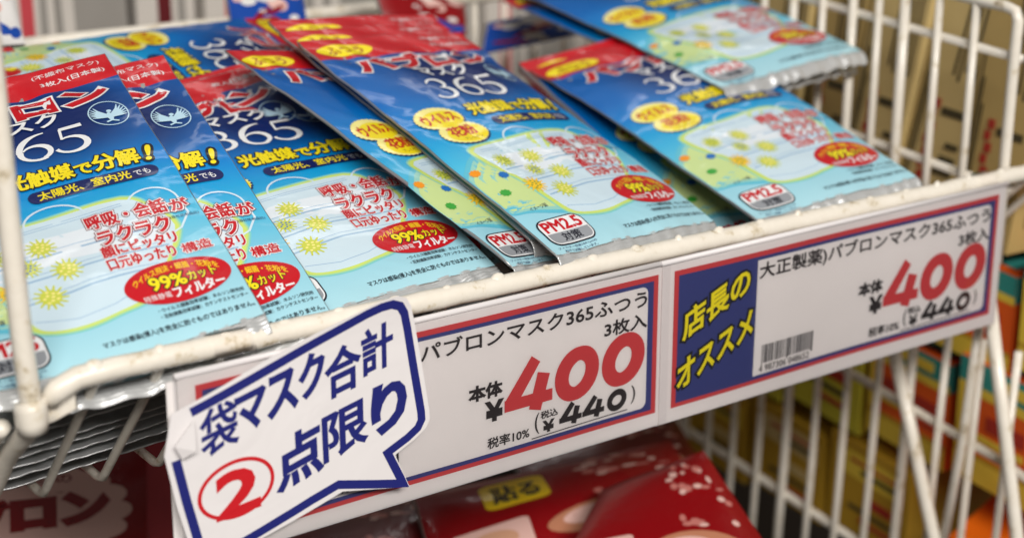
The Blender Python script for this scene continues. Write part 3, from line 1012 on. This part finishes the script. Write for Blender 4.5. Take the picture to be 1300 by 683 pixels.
# ------------------------------------------------------------------ the speech-bubble notice
def notice():
    K = .9887          # its plane is nearer than the cards'
    P = lambda *a: np.array(a) * K
    A = Art()
    edge = P((228, -226.6), (245, -221.2), (265, -214.9), (285, -208.7), (303, -203.2), (309.5, -201.8), (314.5, -201.6), (318.2, -203.2), (320.2, -206.6), (321.6, -213), (324.2, -230), (327.4, -250), (327.6, -253.6), (325.8, -256.8), (321, -260), (311.8, -264.4),
              (318.6, -279.6), (306, -276.6), (288.6, -272.2), (276, -275.4), (262, -279.4), (244, -285), (238, -286.2), (233, -285.6), (230, -283), (228.4, -279.4), (224.6, -262), (221.4, -244.4))
    c = np.array([272.0, -243]) * K
    d = edge - c
    paper = edge + d / np.linalg.norm(d, axis=1, keepdims=True) * 2.6
    paper[0] += (-3.5, -.5)
    paper[-1] += (-.2, 2.5)
    ins = edge - d / np.linalg.norm(d, axis=1, keepdims=True) * 1.3
    A.line(ins, 3.5, 'notice_blue', 2, False, 2.5)
    sh = .245
    for s, x0, x1, z0, h, b in (('袋', 232.5, 246.8, -246.0, 17.6, .02), ('マ', 246.8, 258.6, -239.8, 13.6, .04), ('ス', 260, 271.8, -236.8, 15, .04), ('ク', 273.6, 283.6, -232.8, 16, .04),
                                ('合', 284.6, 299.0, -235.6, 18.6, .03), ('計', 300.2, 313.4, -229.6, 18.0, .028), ('点', 262.2, 281.2, -267.0, 19.6, .034), ('限', 282.4, 301.4, -260.6, 18.0, .026), ('り', 304.6, 318.6, -255.4, 19.2, .048)):
        A.text(s, (x0 * K, z0 * K, x1 * K, (z0 + h) * K), 'notice_blue', 3, b, shy=sh)
    t = np.radians(np.arange(0, 360, 8))
    r = np.c_[14.6 * np.cos(t), 11.0 * np.sin(t)]
    r[:, 1] += .10 * r[:, 0]
    A.line((r + (245.2, -260.9)) * K, 1.5, 'notice_red', 3, True, 0)
    A.text('2', (237.6 * K, -271.6 * K, 253.6 * K, -254.8 * K), 'notice_red', 4, .03, shy=.12)
    bend = lambda v: 506.2 + .0016 * (v[:, 0] - 268) ** 2 * (v[:, 0] < 268) * .5 - .010 * np.clip(v[:, 1] + 215, 0, 20) ** 2 * .4 + .5 * np.sin(v[:, 0] * .07 + v[:, 1] * .05)
    outline = densify(paper, 2.5)
    B = Art()
    B.star(outline, 'paper_notice', 0, 9)
    pv, pf, _, _ = B.items[0]
    n, k = len(outline), len(pv)
    fr = np.c_[pv[:, 0], bend(pv), pv[:, 1]]
    vs = [fr, fr + (0, .25, 0)]
    fs = list(pf) + [tuple(i + k for i in reversed(f)) for f in pf]
    o0 = k - n
    fs += [(o0 + i, o0 + i + k, o0 + (i + 1) % n + k, o0 + (i + 1) % n) for i in range(n)]
    nm, mi, k = ['paper_notice'], [0] * len(fs), 2 * k
    for v, f, m, ly in A.items:
        if m not in nm:
            nm.append(m)
        vs.append(np.c_[v[:, 0], bend(v) - .06 - ly * .03, v[:, 1]])
        fs += [tuple(i + k for i in q) for q in f]
        mi += [nm.index(m)] * len(f)
        k += len(v)
    o = build('paper_notice', np.vstack(vs), fs, nm, None, mi, smooth=False, loc=(268, 506.2, -280))
    tag(o, 'white speech-bubble notice with blue outline and a red circled 2', 'notice')
    # the dog-eared corner at its left
    v = np.array([(221.6, -238.0), (229.5, -229.2), (228.6, -240.6), (224.0, -243.2)]) * K
    fold = np.c_[v[:, 0], [505.4, 504.9, 503.2, 505.0], v[:, 1]]
    v2 = np.vstack([fold, fold + (0, .3, 0)])
    x = build('folded_corner', v2 - 0, [(0, 1, 2, 3), (7, 6, 5, 4), (0, 4, 5, 1), (1, 5, 6, 2), (2, 6, 7, 3), (3, 7, 4, 0)], ['fold_shade'], None, smooth=False, loc=(268, 506.2, -280))
    x.parent = o
    x.location = (0, 0, 0)


notice()


# ------------------------------------------------------------------ goods around: pouches and cartons
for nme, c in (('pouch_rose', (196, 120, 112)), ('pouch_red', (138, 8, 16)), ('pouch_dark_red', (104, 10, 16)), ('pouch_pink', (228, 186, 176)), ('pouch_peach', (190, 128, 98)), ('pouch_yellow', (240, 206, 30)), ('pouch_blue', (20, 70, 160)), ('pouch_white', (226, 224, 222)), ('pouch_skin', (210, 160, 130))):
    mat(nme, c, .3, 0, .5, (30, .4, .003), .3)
for nme, c in (('carton_tan', (206, 182, 124)), ('carton_tan_dark', (184, 158, 100)), ('carton_red', (170, 52, 40)), ('carton_ink', (70, 62, 40)), ('carton_orange', (222, 92, 30)), ('carton_teal', (52, 140, 132)), ('carton_yellow', (226, 196, 70)),
               ('carton_ochre', (186, 146, 44)), ('carton_lime', (206, 196, 62)), ('carton_white', (206, 200, 192)), ('carton_grey', (150, 146, 140)), ('carton_pink', (196, 70, 78)), ('carton_bright', (255, 120, 20)), ('carton_maroon', (96, 24, 30))):
    mat(nme, c, .45, 0, .4, (25, .1, .002), var=.12)


def pouch(label, c, front, art=None, puff=5, group=None, name='pouch', cat='pouch', ly=.05):
    """a soft flat bag between corners c = foot left, foot right, top right, top left; art in 0..100 x 0..100"""
    c = [np.asarray(p, float) for p in c]
    n = np.cross(c[1] - c[0], c[3] - c[0])
    n /= np.linalg.norm(n)
    r = np.random.default_rng(len(label))
    w = [(r.uniform(.3, .9), r.uniform(3, 12), r.uniform(3, 12), r.uniform(0, 6)) for _ in range(4)]

    def f3(q, lift=0.0):
        s, t = q[:, :1] / 100, q[:, 1:2] / 100
        p = c[0] * (1 - s) * (1 - t) + c[1] * s * (1 - t) + c[2] * s * t + c[3] * (1 - s) * t
        h = puff * (np.clip(4 * s * (1 - s), 0, 1) * np.clip(4 * t * (1 - t), 0, 1)) ** .5
        for a, k, l, ph in w:
            h = h + .12 * a * np.sqrt(puff) * np.sin(k * s + l * t + ph)
        return p + (h + np.reshape(lift, (-1, 1))) * n
    t_ = thing(name, label, cat, c[0], group)
    q, f = grid(0, 100, 0, 100, 16, 16)
    vs, fs, mi, nm, k = [f3(q)], list(f), [0] * len(f), [front], len(q)
    for v, ff, m, l in (art.items if art else []):
        if m not in nm:
            nm.append(m)
        vs.append(f3(v, .12 + l * ly))
        fs += [tuple(i + k for i in x) for x in ff]
        mi += [nm.index(m)] * len(ff)
        k += len(v)
    build('printed_front', np.vstack(vs), fs, nm, t_, mi)
    b = f3(q, -.3)
    b2 = f3(q, -.3) - (2 * (b - f3(q * 0 + q)) * 0) - n * (puff * .5 + 1.0)
    W = 17
    ring = list(range(W)) + [j * W + W - 1 for j in range(1, W)] + [(W - 1) * W + i for i in range(W - 2, -1, -1)] + [j * W for j in range(W - 2, 0, -1)]
    m_ = len(q)
    ff = list(f) + [tuple(i + m_ for i in reversed(x)) for x in f] + [(ring[i], ring[i] + m_, ring[(i + 1) % len(ring)] + m_, ring[(i + 1) % len(ring)]) for i in range(len(ring))]
    build('foil_back', np.vstack([b, b2]), ff, ['foil_back'], t_)
    return t_


def carton(label, o, a, b, c, body, prints=(), group=None, cat='carton'):
    """box from corner o along a, b, c; prints = (face, u0, v0, u1, v1, material): face 'ac' or 'bc' or 'ab'"""
    o, a, b, c = [np.asarray(x, float) for x in (o, a, b, c)]
    t = thing('carton', label, cat, o + a / 2 + b / 2, group)
    v, f = boxv(o, a, b, c)
    build('box_body', v, f, [body], t, smooth=False)
    k = 0
    for face, u0, v0, u1, v1, m in prints:
        k += 1
        if face == 'ac':
            e, g, org, nn = a, c, o, -b
        elif face == 'bc':
            e, g, org, nn = b, c, o, -a
        else:
            e, g, org, nn = a, b, o + c, c
        nn = nn / np.linalg.norm(nn)
        p = org + e * u0 + g * v0 + nn * (.1 + .05 * k)
        v, f = boxv(p, e * (u1 - u0), g * (v1 - v0), nn * -.4)
        build('print_panel', v, f, [m], t, smooth=False)
    return t


# pouches of warmers in the basket below
def warm_art(label):
    A = Art()
    if label:
        A.rrect(21, 54, 45, 86, 5, 'pouch_yellow', 1, rings=4)
        A.text('貼る', (24.5, 60, 41.5, 80), 'card_black', 2, .03)
    r = random.Random(3)
    for k in range(26):
        A.ell(58 + 34 * r.random(), 40 + 52 * r.random(), 1.4 + 2.0 * r.random(), 1.2 + 1.8 * r.random(), r.choice(('pouch_rose', 'pouch_rose', 'pouch_pink')), 1 + .1 * k, n=12, rings=1)
    A.ell(64, 22, 25, 15, 'pouch_peach', 4.5, n=24, rings=3)
    A.ell(60, 24, 15, 9, 'pouch_pink', 5, n=24, rings=2)
    A.rrect(6, 8, 34, 40, 3, 'pouch_pink', 1, rings=3)
    A.ell(20, 24, 9, 10, 'pouch_skin', 2, n=20, rings=2)
    return A


WARM, BARE = warm_art(True), warm_art(False)
G1 = 'red warmer pouches in the lower basket'
zl = -395
pouch('red warmer pouch in the lower basket with a yellow label reading 貼る', [at(560, 745, 2, zl), at(905, 640, 2, zl), at(850, 560, 2, zl + 22), at(525, 628, 2, zl + 22)], 'pouch_red', WARM, 7, G1)
pouch('red warmer pouch leaning up at the right of the lower basket', [at(690, 760, 2, zl + 10), at(1010, 745, 2, zl + 10), at(893, 572, 2, zl + 42), at(765, 620, 2, zl + 26)], 'pouch_red', BARE, 7, G1)
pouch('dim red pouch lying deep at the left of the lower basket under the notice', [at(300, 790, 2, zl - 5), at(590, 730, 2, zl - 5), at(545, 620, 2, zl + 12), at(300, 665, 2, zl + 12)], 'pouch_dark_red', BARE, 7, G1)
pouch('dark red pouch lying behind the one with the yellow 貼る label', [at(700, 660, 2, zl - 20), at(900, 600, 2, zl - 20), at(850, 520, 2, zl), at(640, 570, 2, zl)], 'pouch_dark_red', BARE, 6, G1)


def cloud_art():
    A = Art()
    for x, y, r in ((58, 84, 10), (68, 86, 9), (77, 82, 9), (84, 74, 8), (86, 64, 8), (84, 54, 8), (74, 68, 14), (60, 68, 15), (46, 70, 14), (46, 82, 10), (60, 50, 13), (74, 50, 12), (48, 54, 12), (34, 70, 12)):
        A.ell(x, y, r, r * .8, 'pouch_pink', 1 + .05 * (x % 7), n=24, rings=3)
    A.text('みんなの', (46, 84, 72, 89), 'pouch_red', 3, .02)
    A.text('ロン', (52, 60, 84, 76), 'pouch_red', 3, .09)
    A.text('パブ', (18, 60, 49, 76), 'pouch_red', 3, .09)
    return A


yl = 760
pouch('red package with a pale cloud and red lettering below the left stack', [at(-190, 830, 1, yl), at(188, 770, 1, yl), at(186, 566, 1, yl), at(-190, 600, 1, yl)], 'pouch_red', cloud_art(), 3, None, 'packaged_goods', 'package')
carton('brown-grey carton in the shade between the red package and the notice', at(192, 740, 1, 775), (70, 0, 0), (0, 60, 0), (0, 0, 110), 'carton_grey', (('ac', .0, .0, .35, 1, 'carton_pink'),))

# tan cartons leaning behind the divider
GT = 'tan cartons leaning behind the divider'
for i, (y, ln, h) in enumerate(((545, .10, 150), (588, .20, 160), (632, .16, 158), (676, .10, 165), (718, .08, 160), (760, .06, 165), (806, .05, 160))):
    lbl = ('tan carton nearest the front behind the divider, dark printed block at its top', 'second tan carton from the front behind the divider, leaning most',
           'third tan carton back behind the divider with red characters', 'fourth tan carton back behind the divider, half in shade', 'fifth tan carton back behind the divider, seen between the grid wires',
           'sixth tan carton back behind the divider, in deep shade', 'farthest tan carton behind the divider, at the shelf back')[i]
    c = np.array([6.0, -ln * h, h])
    carton(lbl, (738 + 3 * (i % 2), y + ln * 60, -270), (95, -8, 0), (2, 43, 3), c, 'carton_tan' if i % 3 else 'carton_tan_dark',
           [('bc', .10 + .09 * k, .55 + .02 * ((k * 7) % 3), .14 + .09 * k, .93 - .03 * ((k * 5) % 4), 'carton_ink') for k in range(5)] + [('bc', .10, .42, .52, .45, 'carton_ink')] + [('bc', .56 + .04 * (k % 2), .08 + .045 * k, .70 - .03 * ((k + 1) % 2), .115 + .045 * k, 'carton_red') for k in range(9)] + [('bc', .80 + .05 * k, .06, .82 + .05 * k, .52 + .1 * k, 'carton_ink') for k in range(3)] + [('bc', .08, .06 + .05 * k, .40 - .05 * (k % 3), .08 + .05 * k, 'carton_ink') for k in range(6)] + [
            ('ac', .1, .1, .5, .9, 'carton_tan_dark'), ('ac', .6, .2, .8, .8, 'carton_red')], GT)
carton('pale carton with a blue and orange print at the far right edge behind the divider', (770, 500, -260), (80, 0, 0), (0, 34, 0), (0, -6, 110), 'carton_white', (('bc', .1, .62, .9, .8, 'card_navy'), ('bc', .1, .1, .9, .56, 'carton_orange')))

# orange and yellow cartons lower right
GO = 'orange and teal cartons at the lower right'
for i, (y, z, h, ln) in enumerate(((470, -424, 74, 108), (588, -417, 68, 62), (440, -346, 66, 100), (548, -344, 60, 70))):
    lbl = ('orange carton with teal lid and pale yellow foot nearest the right edge', 'orange carton with teal lid just left of the nearest one', 'orange carton stacked on top at the right edge',
           'orange carton in the upper layer behind the price card end')[i]
    carton(lbl, (742 + 4 * (i % 2), y, z), (90, 0, 0), (0, ln, ln * .12), (0, 0, h), 'carton_orange',
           [('bc', .93, 0, 1, .8, 'carton_yellow'), ('bc', 0, .80, 1, 1, 'carton_teal'), ('bc', 0, .72, 1, .80, 'carton_yellow'), ('bc', 0, 0, 1, .20, 'carton_yellow'), ('bc', 0, .20, 1, .24, 'carton_ochre'), ('bc', .12, .32, .36, .36, 'carton_red'), ('bc', .12, .40, .44, .44, 'carton_red'), ('bc', .12, .48, .40, .58, 'carton_red'), ('bc', .55, .36, .88, .42, 'carton_yellow'), ('bc', .55, .48, .80, .60, 'carton_red'), ('bc', .2, .85, .7, .94, 'carton_yellow'),
            ('ac', 0, .74, 1, 1, 'carton_teal'), ('ab', .1, .1, .9, .9, 'carton_teal')], GO)
GY = 'yellow cartons behind the lower side wires'
for i, (y, z, h) in enumerate(((656, -417, 74), (726, -417, 78), (798, -412, 78), (612, -490, 62), (684, -490, 62), (756, -488, 62), (828, -486, 62), (656, -340, 60), (728, -338, 60))):
    col = ('carton_lime', 'carton_lime', 'carton_ochre', 'carton_ochre', 'carton_ochre', 'carton_ochre', 'carton_tan_dark', 'carton_tan_dark', 'carton_tan_dark')[i]
    lbl = ('lime yellow carton standing left of the orange ones', 'second lime yellow carton left of the orange ones', 'ochre carton at the left end of the yellow row', 'ochre carton in the bottom row below the orange ones', 'ochre carton in the bottom row, second from the right',
           'ochre carton in the bottom row, third from the right', 'brown carton at the left end of the bottom row', 'brown carton stacked on the lime yellow ones', 'brown carton stacked at the back over the yellow row')[i]
    carton(lbl, (746, y, z), (90, 0, 0), (0, 66, 9), (0, 0, h), col, [('bc', .08, .62, .92, .88, 'carton_yellow' if i % 2 else 'carton_tan'), ('bc', .16, .68, .60, .74, 'carton_ink'), ('bc', .16, .78, .74, .82, 'carton_red'), ('bc', .2, .15, .6, .20, 'carton_red'), ('bc', .2, .26, .74, .31, 'carton_ink'), ('bc', .2, .38, .5, .48, 'carton_red' if i % 3 == 0 else 'carton_tan'), ('ab', .1, .1, .9, .9, 'carton_ochre')], GY)
carton('bright orange box end at the bottom right corner of the shelf', at(1203, 682, 0, 716) + np.array([0, 0, -30]), (140, 40, 4), (-6, -90, -4), (0, 0, 30), 'carton_bright')

# side grid of the lower basket
sd = thing('wire_side_panel', 'cream wire side panel of the lower basket below the right-hand price card', 'wire panel', (700, 640, -520))
for i in range(16):
    y = 487 + 23.2 * i
    top = -318 if i > 3 else -352 + .44 * (y - 600)
    lean = .0
    wire('grid_wire', [(702, y + 8, -520), (701, y + 3, -430), (700, y - 1.5, -306 - .0 * y)], 2.3 if i % 4 else 2.9, sd, 8)
wire('rail', [(704.5, 430, -396), (704.5, 514, -373.5), (704.5, 613, -358.5), (704.5, 900, -316)], 2.6, sd, 9)
wire('rail', [(704.5, 430, -500), (704.5, 620, -461), (704.5, 782, -440), (704.5, 900, -424)], 2.9, sd, 9)
wire('strut', [at(1134, 440, 0, 690), at(1160, 562, 0, 690), at(1188, 695, 0, 690), at(1200, 760, 0, 690)], 3.8, sd, 12)
wire('strut', [at(1256, 380, 0, 690), at(1275, 540, 0, 690), at(1293, 700, 0, 690), at(1300, 760, 0, 690)], 3.6, sd, 12)
wire('strut', [at(1246, 395, 0, 694), at(1222, 560, 0, 694), at(1197, 690, 0, 694)], 2.6, sd, 10)

# goods on the far side of the shelf
GB = 'pale cartons in a row at the back of the shelf'
xs = -10
r = random.Random(12)
names = ['pale carton with red stripe', 'grey carton with narrow red stripe', 'white carton with maroon edge', 'pale carton with grey band', 'grey carton with pink bar', 'white carton with pink stripe']
i = 0
while xs < 1180:
    w = r.uniform(34, 52)
    m = ('carton_white', 'carton_grey', 'carton_white', 'carton_white')[i % 4]
    place = ('behind the leftmost packets', 'behind the crosswise packet', 'behind the centre packet', 'behind the top right packet', 'behind the divider')[min(4, int(xs / 240))]
    carton(f'{names[i % 6]}, standing in the back row {place}', (xs, 1010 + r.uniform(0, 14), -330), (w, 0, 0), (0, 70, 0), (r.uniform(-6, 6), 0, 240), m,
           [('ac', .36, .05, .60, .98, ('carton_pink', 'carton_grey', 'carton_maroon', 'carton_pink')[i % 4]), ('ac', .70, .1, .84, .9, 'carton_grey'), ('ac', .08, .1, .24, .9, 'carton_white')], GB)
    xs += w + r.uniform(2, 6)
    i += 1
pa = Art()
r = random.Random(5)
for k in range(16):
    A_ = (r.uniform(8, 92), r.uniform(8, 92))
    pa.ell(*A_, r.uniform(5, 20), r.uniform(4, 12), r.choice(('pouch_white', 'pouch_white', 'pouch_red', 'pouch_blue', 'pouch_pink')), 1 + .1 * k, rot=r.uniform(-60, 60), n=16, rings=2)
for lbl, c, m in (('blue and white pouch standing behind the tilted packet at the back', [(300, 60), (392, 48), (384, -10), (288, -6)], 'pouch_blue'),
                  ('red pouch standing behind the centre packet header', [(498, 52), (592, 46), (590, 6), (470, -30)], 'pouch_red'),
                  ('red, white and blue pouch at the far top left corner', [(-60, 62), (32, 56), (16, -10), (-60, -10)], 'pouch_white'),
                  ('blue pouch with white panel behind the top right packet', [(612, 70), (735, 45), (728, 10), (620, 30)], 'pouch_blue')):
    pouch(lbl, [at(x, y, 1, 830 if y > 20 else 850) for x, y in c], m, pa, 4, 'coloured pouches standing at the back')
